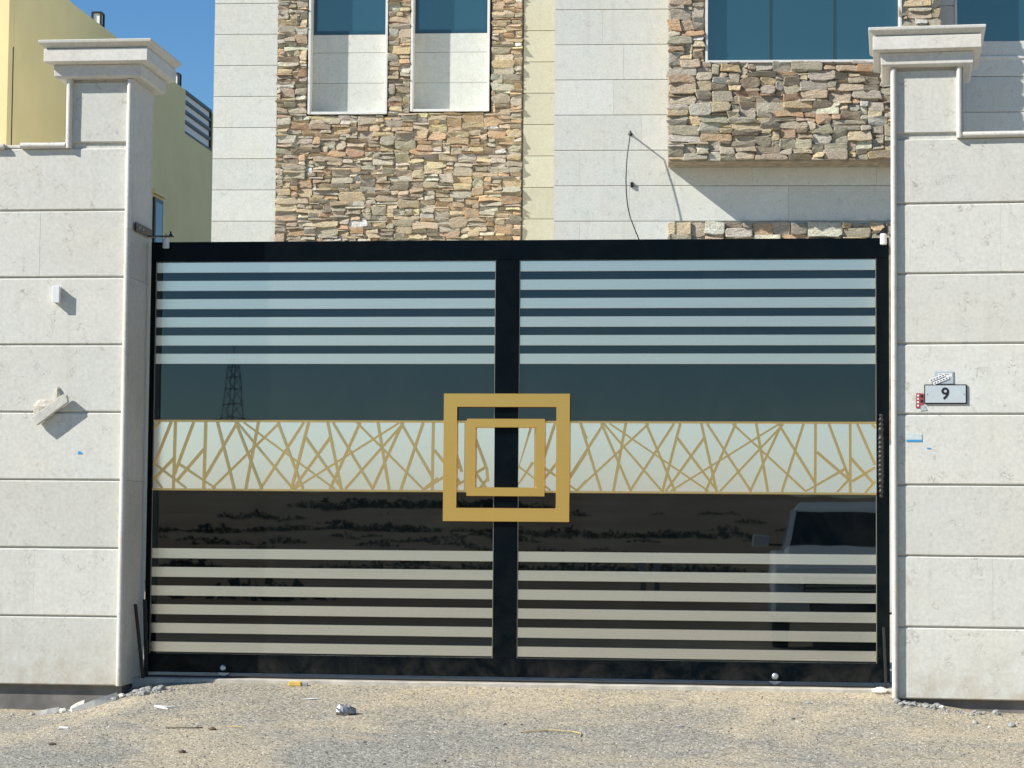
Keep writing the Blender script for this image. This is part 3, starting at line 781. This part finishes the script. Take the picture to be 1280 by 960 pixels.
def stone_obj(name, items, parent, kind=None):
    V = []; F = []; C = []
    for S in items:
        a, b, c = stone_geo(S); n = len(V); V += a; F += [tuple(n+i for i in q) for q in b]; C += [(*c, 1)]*len(a)
    me = bpy.data.meshes.new(name); me.from_pydata(V, [], F); me.update()
    at = me.color_attributes.new('col', 'FLOAT_COLOR', 'POINT'); at.data.foreach_set('color', [q for c in C for q in c])
    me.materials.append(M['stone'])
    o = bpy.data.objects.new(name, me); COL.objects.link(o); o.parent = parent
    if kind: o['kind'] = kind
    return o
par = {'A': HA, 'B': HBk, 'C': HC}
def vis_size(S):
    a, b, c, d = S['r']; k = 1.0 if S['zone'] == 'A' else 1.3
    if d < 4.62 and S['zone'] == 'A': k *= .2
    if c > 8.0: k *= .2
    return (b-a)*(d-c)*k
order = sorted(all_stones, key=vis_size, reverse=True)
for S in order[:300]: stone_obj('cladding_stone', [S], par[S['zone']])
for zn in 'ABC':
    it = [S for S in order[300:] if S['zone'] == zn]
    if it: stone_obj('small_cladding_stone', it, par[zn], 'stuff')

# --- tall recessed window bays on the main block
def bay(u0, u1, w0, wg):
    rv = MV+.17
    fr = HB('window', M['frame_white'], u0, u0+.032, MV-.045, rv+.03, w0, 9.2, .003)
    HB('jamb', M['frame_white'], u1-.032, u1, MV-.045, rv+.03, w0, 9.2, .003, par=fr)
    HB('sill', M['frame_white'], u0+.0325, u1-.0325, MV-.04, rv+.03, w0-.002, w0+.032, .003, par=fr)
    z = w0+.033; js = [z]+[j for j in (6.908-.004, 7.323-.004) if j > z+.1]+[wg]
    for a, b in zip(js, js[1:]):
        HB('spandrel_panel', M['lime_house'], u0+.033, u1-.033, rv, rv+.03, a+.002, b-.002, .003, par=fr)
    HB('glass_pane', M['hglass'], u0+.08, u1-.08, rv+.022, rv+.032, wg+.05, 9.1, par=fr)
    m = MB()
    m.box(u0+.033, u1-.033, rv+.006, rv+.04, wg, wg+.05); m.box(u0+.033, u0+.08, rv+.006, rv+.04, wg+.0505, 9.1); m.box(u1-.08, u1-.033, rv+.006, rv+.04, wg+.0505, 9.1)
    m.build('sash', M['hsash'], fr, .003)
M['hsash'] = plain('blue_anodised_sash', (.02, .065, .095), .25, spec=.6, var=.05)
bay(-3.466, -2.398, 6.447, 7.566); bay(-2.087, -1.03, 6.478, 7.579)

# --- big three-pane window in the stone block
wv = OV+.02
fr = HB('window', M['frame_white'], 1.765, 1.795, OV-.04, wv+.10, 6.372, 9.2, .003)
HB('jamb', M['frame_white'], 4.005, 4.035, OV-.04, wv+.10, 6.372, 9.2, .003, par=fr)
HB('sill', M['frame_white'], 1.7955, 4.0045, OV-.045, wv+.10, 6.37, 6.398, .003, par=fr)
M['mullion'] = plain('dark_mullion', (.035, .05, .05), .4, var=.1)
for a, b in ((1.796, 2.512), (2.530, 3.252), (3.270, 4.004)):
    HB('glass_pane', M['hglass'], a, b, wv+.04+rng.uniform(0, .003), wv+.055, 6.3985, 9.1, par=fr)
for u in (2.521, 3.261): HB('mullion', M['mullion'], u-.009, u+.009, wv+.03, wv+.06, 6.3985, 9.1, par=fr)
# --- right-hand window beyond the pier, set back
fr = HB('window', M['frame_white'], 4.70, 4.73, -.03, .05, 6.50, 9.2, .003)
HB('sill', M['frame_white'], 4.7305, 8.5, -.035, .05, 6.50, 6.528, .003, par=fr)
HB('glass_pane', M['hglass'], 4.731, 6.1, -.012, -.002, 6.5285, 9.1, par=fr)
HB('mullion', M['mullion'], 6.1005, 6.13, -.02, -.001, 6.5285, 9.1, par=fr)
HB('glass_pane', M['hglass'], 6.1305, 8.5, -.012, -.002, 6.5285, 9.1, par=fr)
courses(M['lime_house'], 4.40, 4.699, -.0005, [j+.02 for j in JW if j > 6.2], 18, 1.2, .7)

# --- cable hanging from the wing wall
cb = empty('hanging_cable', HO+Matrix.Rotation(HR, 3, 'Z') @ Vector((.891, 0, 5.617)), HR, 'black cable hanging from a hook on the white wing wall', 'cable')
MB().tube([(0, -.02, 0), (.002, -.20, .004)], .010, 6).build('hook', M['black2'], cb)
MB().lathe((0, -.021, 0), (0, -1, 0), [(.026, 0), (.02, .012), (.008, .02)], 10).build('hook_plate', M['black2'], cb)
pts = []
ctrl = [(.002, -.20, .004), (-.012, -.235, -.14), (-.034, -.28, -.32), (-.045, -.32, -.6), (-.03, -.32, -.85), (.005, -.27, -1.02), (.06, -.20, -1.16), (.13, -.18, -1.35), (.2, -.18, -1.7)]
for i in range(len(ctrl)-1):
    for k in range(6):
        t = k/6; p0 = Vector(ctrl[max(i-1, 0)]); p1 = Vector(ctrl[i]); p2 = Vector(ctrl[i+1]); p3 = Vector(ctrl[min(i+2, len(ctrl)-1)])
        pts.append(.5*((2*p1)+(p2-p0)*t+(2*p0-5*p1+4*p2-p3)*t*t+(3*p1-p0-3*p2+p3)*t**3))
MB().tube(pts, .0065, 6).build('cable', M['black2'], cb, smooth=True)
cl = bx('wall_clip', M['black2'], None, -.018, .018, -.05, -.02, -.03, .03, .004)
cl.location = HO+Matrix.Rotation(HR, 3, 'Z') @ Vector((.912, 0, 5.01)); cl.rotation_euler = (0, 0, HR)
tag(cl, 'small black clip on the white wing wall beside the hanging cable', 'clip')

# ------------------------------------------------------------------ yellow house on the left
YH = empty('yellow_house', (1.545-9.365*1.16, -14+27*1.16, .953*(1-1.16)), 0, 'olive yellow house with plain side wall behind the left pillar', 'house')
bx('front_wall', M['yellow_wall'], YH, -6, -.002, -.004, .2, 0, 8.1)
YH.scale = (1.16, 1.16, 1.16)
bx('side_wall', M['yellow_wall'], YH, -.25, 0, .2005, 8.72, 0, 8.095)
bx('side_wall', M['yellow_wall'], YH, -.2495, -.0005, 8.7205, 11.5, 0, 7.38)
bx('corner_pier', M['yellow_wall'], YH, -.2495, -.0005, 10.56, 11.5, 7.3805, 8.06)
bx('roof', M['yellow_wall'], YH, -6, -.26, .21, 11.5, 6.8, 6.95)
bx('groove', M['black2'], YH, -.004, .003, .165, .195, 4.8, 6.97)
wy = bx('window', M['black2'], YH, -.05, .035, 6.84, 7.34, 5.0, 6.05, .004)
bx('glass_pane', M['dglass'], wy, .03, .038, 6.9, 7.28, 5.05, 5.98)
ly = bx('lintel_recess', M['yellow_wall'], YH, -.01, .06, 6.75, 7.45, 6.10, 6.16, .004)
rail = empty('railing', (0, 0, 0), 0); rail.parent = YH
for i, zz in enumerate((8.085, 7.92, 7.755, 7.59, 7.405)):
    bx('rail_bar', M['black2'], rail, -.0445, -.01, 8.721, 10.559, zz-.026, zz+.026)
bx('rail_post', M['black2'], rail, -.065, -.015, 10.51, 10.555, 7.4, 8.1)
bx('balcony_wall', M['white_render'], YH, -.10, -.045, 8.7205, 10.555, 7.381, 8.07)
for (y, lab) in ((4.05, 'small black framed lantern on the yellow roof edge, nearer and higher in view'), (8.40, 'small black framed lantern on the yellow roof edge beside the railing')):
    lt = empty('roof_lantern', (1.545-9.45*1.16, -14+(27+y)*1.16, .953+(8.095-.953)*1.16), 0, lab, 'lantern', 'lanterns along the yellow roof edge')
    bx('lamp_glass', M['plastic_white'], lt, -.04, .04, -.05, .05, .03, .20, .004)
    bx('lantern_base', M['black2'], lt, -.06, .06, -.07, .07, 0, .03, .003)
    bx('lantern_top', M['black2'], lt, -.06, .06, -.07, .07, .20, .225, .003)
    lt.scale = (1.45, 1.45, 1.1)
    for a in (-.05, .05):
        for b in (-.06, .06): bx('lantern_post', M['black2'], lt, a-.01, a+.01, b-.01, b+.01, .03, .20)

# ------------------------------------------------------------------ litter, rubble and chips on the ground
def gz(x, y): return gh(x, y)
def chunk(x, y, r, seed, mat, name, label, cat, group, sq=(1, .8, .6)):
    o = lump(name, mat, None, (0, 0, 0), r, seed, sq); o.location = (x, y, gz(x, y)+r*sq[2]*.45)
    o.rotation_euler = (0, 0, random.Random(seed).uniform(0, 6)); return tag(o, label, cat, group)
r = random.Random(77)
ORD = 'first second third fourth fifth sixth seventh eighth ninth tenth eleventh twelfth thirteenth fourteenth fifteenth sixteenth seventeenth eighteenth nineteenth twentieth'.split()
left = []; right = []
for i in range(48):
    x = -3.05+1.05*r.random()**.7; y = -.40-.16*r.random()-(.09 if x < -2.6 else -.04)
    left.append((x, y, r.choice((.007, .009, .012, .012, .014, .022, .026, .034)), 100+i, r.random() < .3))
for i in range(56):
    t = r.random(); x = 2.36+.42*t+.25*r.random()*t; y = -.39-.09*r.random()-.16*t*r.random()
    right.append((x, y, r.choice((.007, .009, .010, .012, .014, .014, .021, .026)), 300+i, r.random() < .2))
right += [(2.949, -.47, .035, 400, False), (2.983, -.934, .03, 401, False), (2.786, -.896, .022, 402, False), (3.1, -.6, .02, 403, False)]
for items, nm, mats in ((left, 'left', ('chip', 'greychip')), (right, 'right', ('chip', 'greychip'))):
    big = sorted([q for q in items if q[2] >= .02])[:20]
    for n_, (x, y, rr, sd, pale) in enumerate(big):
        chunk(x, y, rr, sd, M['chip'] if pale else M['greychip'], 'rubble_lump', '%s rubble lump from the left along the foot of the %s wall' % (ORD[n_], nm), 'rubble', 'rubble along the %s wall' % nm)
    m = MB()
    for (x, y, rr, sd, pale) in [q for q in items if q not in big]:
        k = random.Random(sd); z = gz(x, y); rings = []
        for i in range(4):
            f = (.75, 1.0, .8, .3)[i]
            rings.append([(x+rr*f*cos(a_*1.0472)*k.uniform(.7, 1.25), y+rr*f*.8*sin(a_*1.0472)*k.uniform(.7, 1.25), z+rr*.35*(i-.4)*k.uniform(.8, 1.2)) for a_ in range(6)])
        m.loops(rings)
    tag(m.build('mortar_grit', M['greychip']), 'fine grey mortar crumbs strewn along the foot of the %s wall' % nm, 'rubble', kind='stuff')
# two long white stone slivers leaning along the left corner
def sliver(x0, y0, x1, y1, wd, label, mat=None, h=.02):
    z0 = gz(x0, y0); z1 = gz(x1, y1); d = Vector((x1-x0, y1-y0, 0)).normalized(); n_ = Vector((-d.y, d.x, 0))*wd
    m = MB().loops([[(x0, y0, z0-.01), (x0+n_.x, y0+n_.y, z0-.005), (x0+n_.x*.5, y0+n_.y*.5, z0+h*.6)], [((x0+x1)/2-n_.x*.3, (y0+y1)/2-n_.y*.3, (z0+z1)/2-.01), ((x0+x1)/2+n_.x, (y0+y1)/2+n_.y, (z0+z1)/2-.01), ((x0+x1)/2+n_.x*.4, (y0+y1)/2+n_.y*.4, (z0+z1)/2+h)], [(x1, y1, z1-.01), (x1+n_.x, y1+n_.y, z1-.005), (x1+n_.x*.5, y1+n_.y*.5, z1+h*1.2)]])
    return tag(m.build('stone_sliver', mat or M['chip'], None), label, 'stone chip', 'white stone chips by the left pillar')
sliver(-2.60, -.62, -2.37, -.44, .035, 'long white stone sliver at the foot of the left pillar', h=.035)
sliver(-2.84, -.60, -2.70, -.59, .06, 'flat grey-white slab chip lying below the left wall', M['greychip'], .03)
sliver(-2.66, -.50, -2.57, -.51, .05, 'short white stone block on the rubble by the left wall', h=.045)
sliver(-2.17, -.36, -2.13, -.33, .03, 'small white stone chip right of the left pillar', h=.02)
sliver(-2.345, -.42, -2.29, -.37, .03, 'small white stone chip at the corner of the left pillar', h=.015)

def scrap(name, mat, x, y, pts, label, cat, rz=0, h=.004):
    o = MB().loops([[(px, py, 0) for px, py in pts], [(px*.98, py*.98, h) for px, py in pts]]).build(name, mat, None)
    o.location = (x, y, gz(x, y)+.004); o.rotation_euler = (radians(6), radians(4), rz); return tag(o, label, cat)
scrap('plastic_scrap', M['paper'], -1.919, -1.034, [(-.07, .03), (-.02, -.02), (.03, -.03), (.0, .0), (.07, .03), (.01, .025)], 'white V shaped plastic scrap on the gravel near the left pillar', 'scrap', 0, .008)
scrap('plastic_scrap', M['paper'], -1.117, -.63, [(-.06, -.03), (.0, -.012), (.06, .03), (.0, .02)], 'thin white plastic strip on the gravel above the crumpled foil', 'scrap', 0, .004)
scrap('paper_scrap', M['paper'], -2.331, -1.656, [(-.03, -.02), (.02, -.03), (.035, .01), (-.02, .025)], 'small white paper scrap on the gravel at far left', 'scrap', .4, .006)
yb = empty('yellow_block', (-1.295, -.19, gz(-1.295, -.19)), .1, 'small yellow block lying before the gate threshold', 'block')
bx('block', M['yellow_block'], yb, -.055, .02, -.02, .02, 0, .026, .003)
bx('grey_end', M['greychip'], yb, .0205, .06, -.015, .018, 0, .02, .003)
cn = MB(); rings = []
rr = random.Random(5)
for i in range(7):
    t = i/6; rad = .045*(.35+.65*sin(pi*min(1, t*.9+.15)))
    rings.append([(-.055+.115*t, rad*1.1*cos(a*pi/5)*rr.uniform(.8, 1.15), max(.0, .018+rad*sin(a*pi/5)*rr.uniform(.6, 1.2))) for a in range(10)])
cn.loops(rings); cn = cn.build('crumpled_foil', M['can'], None); cn.location = (-.816, -1.142, gz(-.816, -1.142)); cn.rotation_euler = (0, 0, .2)
tag(cn, 'crumpled grey foil wrapper on the gravel in front of the gate', 'litter')
def stick(x, y, pts, rad, mat, name, label, cat):
    m = MB().tube([(px, py, gz(x+px, y+py)-gz(x, y)+pz) for px, py, pz in pts], rad, 5); o = m.build(name, mat, None)
    o.location = (x, y, gz(x, y)+rad); return tag(o, label, cat)
stick(-1.63, -1.68, [(-.10, -.02, 0), (-.03, -.03, .004), (.05, -.02, .004), (.10, .02, 0)], .0035, M['twig'], 'twig', 'thin brown twig on the gravel left of the foil wrapper', 'twig')
stick(-1.36, -1.62, [(-.05, .02, 0), (.02, .0, .003), (.05, -.01, 0)], .003, M['straw'], 'straw_stalk', 'short bent straw stalk on the gravel beside the twig', 'straw')
stick(.50, -1.60, [(-.25, -.03, 0), (-.1, .03, .006), (.04, .01, .006), (.085, -.03, .004), (.085, -.09, 0)], .0038, M['straw'], 'straw_stalk', 'long bent straw stalk on the gravel before the centre post', 'straw')
for x, y, rr_, lb in ((-2.203, -2.254, .018, 'dark pebble at the lower left of the drive'), (-1.439, -2.446, .022, 'flat dark stone at the bottom edge of the drive, right of the pebble'), (-1.46, -1.72, .024, 'small dark upright stone right of the twig'), (1.118, -1.317, .016, 'dark pebble on the drive right of the straw'), (1.848, -.50, .02, 'dark stone near the right end of the gate'), (1.62, -.6, .012, 'small dark pebble near the right gate wheel')):
    chunk(x, y, rr_, int(x*100)+999, M['twig'] if x < 0 else M['greychip'], 'dark_stone', lb, 'stone', 'dark stones on the drive', (1.2, .8, .5))
fm = lump('plaster_lump', M['paper'], None, (0, 0, 0), .045, 61, (1.0, .6, .5)); fm.location = (2.29, -.15, gz(2.29, -.15)+.02)
tag(fm, 'lump of white plaster at the right end of the gate', 'plaster')

# ------------------------------------------------------------------ what the gate's glass reflects: truck, pylon, scrub, marker posts
def pickup():
    gy = gh(2.6, -14.4)
    P = empty('pickup_truck', (2.655, -14.4, gy), 0, 'white pickup truck facing the gate, seen reflected in its glass', 'truck')
    W = .93
    # profile in (y, z); front is +y
    body = [(1.75, .42), (1.78, .62), (1.74, .90), (1.62, .97), (.30, 1.16), (-3.35, 1.14), (-3.4, .55), (-2.9, .40), (1.2, .36)]
    m = MB()
    rings = []
    for x, k in ((-W, .94), (-W+.05, 1), (W-.05, 1), (W, .94)):
        rings.append([(x, y*(.985 if k < 1 else 1), .75+(z-.75)*k) for y, z in body])
    m.loops(rings).build('body', M['truck'], P, .03, seg=2)
    MB().loops([[(-W+.14, 1.62, .972), (W-.14, 1.62, .972), (W-.14, .32, 1.163), (-W+.14, .32, 1.163)], [(-W+.22, 1.5, 1.01), (W-.22, 1.5, 1.01), (W-.2, .34, 1.235), (-W+.2, .34, 1.235)]]).build('bonnet', M['truck'], P, .02)
    cab = lambda y0, y1, z, hw: [(-hw, y0, z), (hw, y0, z), (hw, y1, z), (-hw, y1, z)]
    MB().loops([cab(-.46, -1.55, 1.655, .665), cab(-.56, -1.52, 1.70, .64), cab(-1.0, -1.4, 1.80, .55)]).build('roof', M['truck'], P, .02)
    MB().loops([cab(.30, -1.78, 1.19, .745), cab(-.47, -1.57, 1.655, .645)]).build('cabin_glass', M['carglass'], P)
    for s in (-1, 1):
        m = MB()
        m.loops([[(s*.72, .34, 1.18), (s*.79, .34, 1.18), (s*.79, .26, 1.18), (s*.72, .26, 1.18)], [(s*.62, -.46, 1.68), (s*.69, -.46, 1.68), (s*.69, -.56, 1.68), (s*.62, -.56, 1.68)]]).build('windscreen_pillar', M['truck'], P)
        MB().loops([[(s*.73, -1.7, 1.17), (s*.79, -1.7, 1.17), (s*.79, -1.85, 1.17), (s*.73, -1.85, 1.17)], [(s*.63, -1.5, 1.68), (s*.69, -1.5, 1.68), (s*.69, -1.62, 1.68), (s*.63, -1.62, 1.68)]]).build('rear_pillar', M['truck'], P)
        mr = MB().loops([[(s*.96, .10, 1.22), (s*1.17, .06, 1.22), (s*1.17, .13, 1.22), (s*.96, .19, 1.22)], [(s*.95, .10, 1.36), (s*1.15, .06, 1.38), (s*1.15, .13, 1.38), (s*.95, .19, 1.36)]]).build('wing_mirror', M['truck'], P, .02)
        MB().box(min(s*.80, s*.97), max(s*.80, s*.97), .11, .15, 1.23, 1.26).build('mirror_arm', M['grille'], mr)
        MB().loops([[(s*.60, 1.755, .74), (s*.90, 1.70, .74), (s*.90, 1.70, .91), (s*.60, 1.755, .88)], [(s*.61, 1.785, .75), (s*.88, 1.735, .75), (s*.88, 1.735, .90), (s*.61, 1.785, .87)]]).build('headlight', M['lamp'], P, .008)
        for yy in (1.02, -2.35):
            t_ = MB().lathe((s*.72, yy, .37), (s, 0, 0), [(.24, 0), (.36, .02), (.37, .1), (.36, .2), (.25, .215)], 24).build('wheel', M['rubber'], P, smooth=False)
            MB().lathe((s*.935, yy, .37), (s, 0, 0), [(.23, 0), (.2, .008), (.06, .012)], 16).build('rim', M['steel'], t_)
    MB().box(-.56, .56, 1.755, 1.80, .69, .88).build('grille', M['grille'], P, .01)
    for i in range(3): MB().box(-.54, .54, 1.79, 1.812, .72+.055*i, .74+.055*i).build('grille_bar', M['steel'], P)
    MB().box(-.9, .9, 1.70, 1.90, .45, .66).build('bumper', M['truck'], P, .03)
    MB().box(-.5, .5, 1.88, 1.905, .48, .58).build('bumper_grille', M['grille'], P)
    MB().lathe((-.34, -.25, 1.16), (0, -.5, .4), [(.16, 0), (.18, .015), (.16, .03)], 18).build('steering_wheel', M['grille'], P)
pickup()

def pylon():
    px, py = -188.5, -786.; gz_ = gh(px, py)
    P = empty('lattice_pylon', (px, py, gz_), .3, 'steel lattice pylon in the desert, mirrored in the left gate glass', 'pylon')
    H_ = 65.0-gz_+.6
    HB_ = 60.-gz_; hw = lambda z: 1.35+max(0, HB_-z)*.068
    m = MB()
    for a, b in ((1, 1), (1, -1), (-1, 1), (-1, -1)):
        m.tube([(a*hw(z), b*hw(z), z) for z in (0, HB_*.5, HB_)], .18, 4)
        m.tube([(a*hw(HB_), b*hw(HB_), HB_), (0, 0, HB_+2.2)], .2, 4)
    m.tube([(0, 0, HB_), (0, 0, H_+1.5)], .2, 4)
    z = 0
    while z < HB_-2:
        z2 = z+max(3.0, hw(z)*2.3)
        for a, b, c, d in ((-1, -1, 1, -1), (1, -1, 1, 1), (1, 1, -1, 1), (-1, 1, -1, -1)):
            m.tube([(a*hw(z), b*hw(z), z), (c*hw(z2), d*hw(z2), z2)], .11, 4)
            m.tube([(a*hw(z2), b*hw(z2), z2), (c*hw(z2), d*hw(z2), z2)], .11, 4)
        z = z2
    m.build('tower', M['pylon'], P)
    for zz in (H_*.45, H_*.55):
        for s in (-1, 1):
            for far_, dx in ((1, 420), (-1, -340)):
                pts = [(s*.5+dx*t, far_*18*t, zz-1-16*(1-(2*t-1)**2)*.8+ (6*t if dx > 0 else 2*t)) for t in [i/12 for i in range(13)]]
                MB().tube(pts, .1, 4).build('power_line', M['pylon'], P)
pylon()
def posts():
    for i, (px, lab) in enumerate(((.835, 'white marker post in the sand, mirrored in the right gate glass, left of the pair'), (.925, 'white marker post in the sand, mirrored in the right gate glass, right of the pair'))):
        k = (14.0+30.0)/14.0
        x = 1.545+(px-1.545)*k; y = -30.0
        P = empty('marker_post', (x, y, gh(x, y)), 0, lab, 'post', 'marker posts across the road')
        bx('post_head', M['plastic_white'], P, -.065, .065, -.05, .05, .55, .86, .01)
        bx('post_stem', M['greychip'], P, -.05, .05, -.04, .04, -.1, .55, .01)
posts()

def scrub():
    V = []; F = []
    r = random.Random(31)
    def bush(x, y, s):
        z0 = gh(x, y)
        for i in range(int(60+40*s)):
            a = r.random()*6.28; rad = s*1.7*math.sqrt(r.random()); h = s*.5*r.random()*(1.1-rad/(s*1.6))
            c = Vector((x+rad*cos(a), y+rad*sin(a), z0+max(0, h))); q = s*.16*r.uniform(.6, 1.4)
            d1 = Vector((r.uniform(-1, 1), r.uniform(-1, 1), r.uniform(-1, 1))).normalized()*q
            d2 = Vector((r.uniform(-1, 1), r.uniform(-1, 1), r.uniform(-1, 1))).normalized()*q
            n = len(V); V.extend([tuple(c-d1), tuple(c+d2), tuple(c+d1), tuple(c-d2*.6)]); F.append((n, n+1, n+2, n+3))
    for i in range(420):
        y = -r.choice((r.uniform(48, 75), r.uniform(60, 130), r.uniform(110, 240)))
        x = 1.5+(r.uniform(-.34, .16))*(14-y)
        if noise.noise((x/26, y/12, 7)) < -.02: continue
        bush(x, y, r.uniform(.3, .7)*(1 if y > -110 else 1.6))
    bush(-8.4, -30, 1.0)
    for i in range(16): bush(1.5+(-.19+.006*i)*300, -285+r.uniform(-8, 8), r.uniform(1.6, 3.0))
    me = bpy.data.meshes.new('desert_scrub'); me.from_pydata(V, [], F); me.materials.append(M['bush'])
    o = bpy.data.objects.new('desert_scrub', me); COL.objects.link(o)
    tag(o, 'low dark desert scrub on the dunes, mirrored in the gate glass', 'scrub', kind='stuff')
scrub()
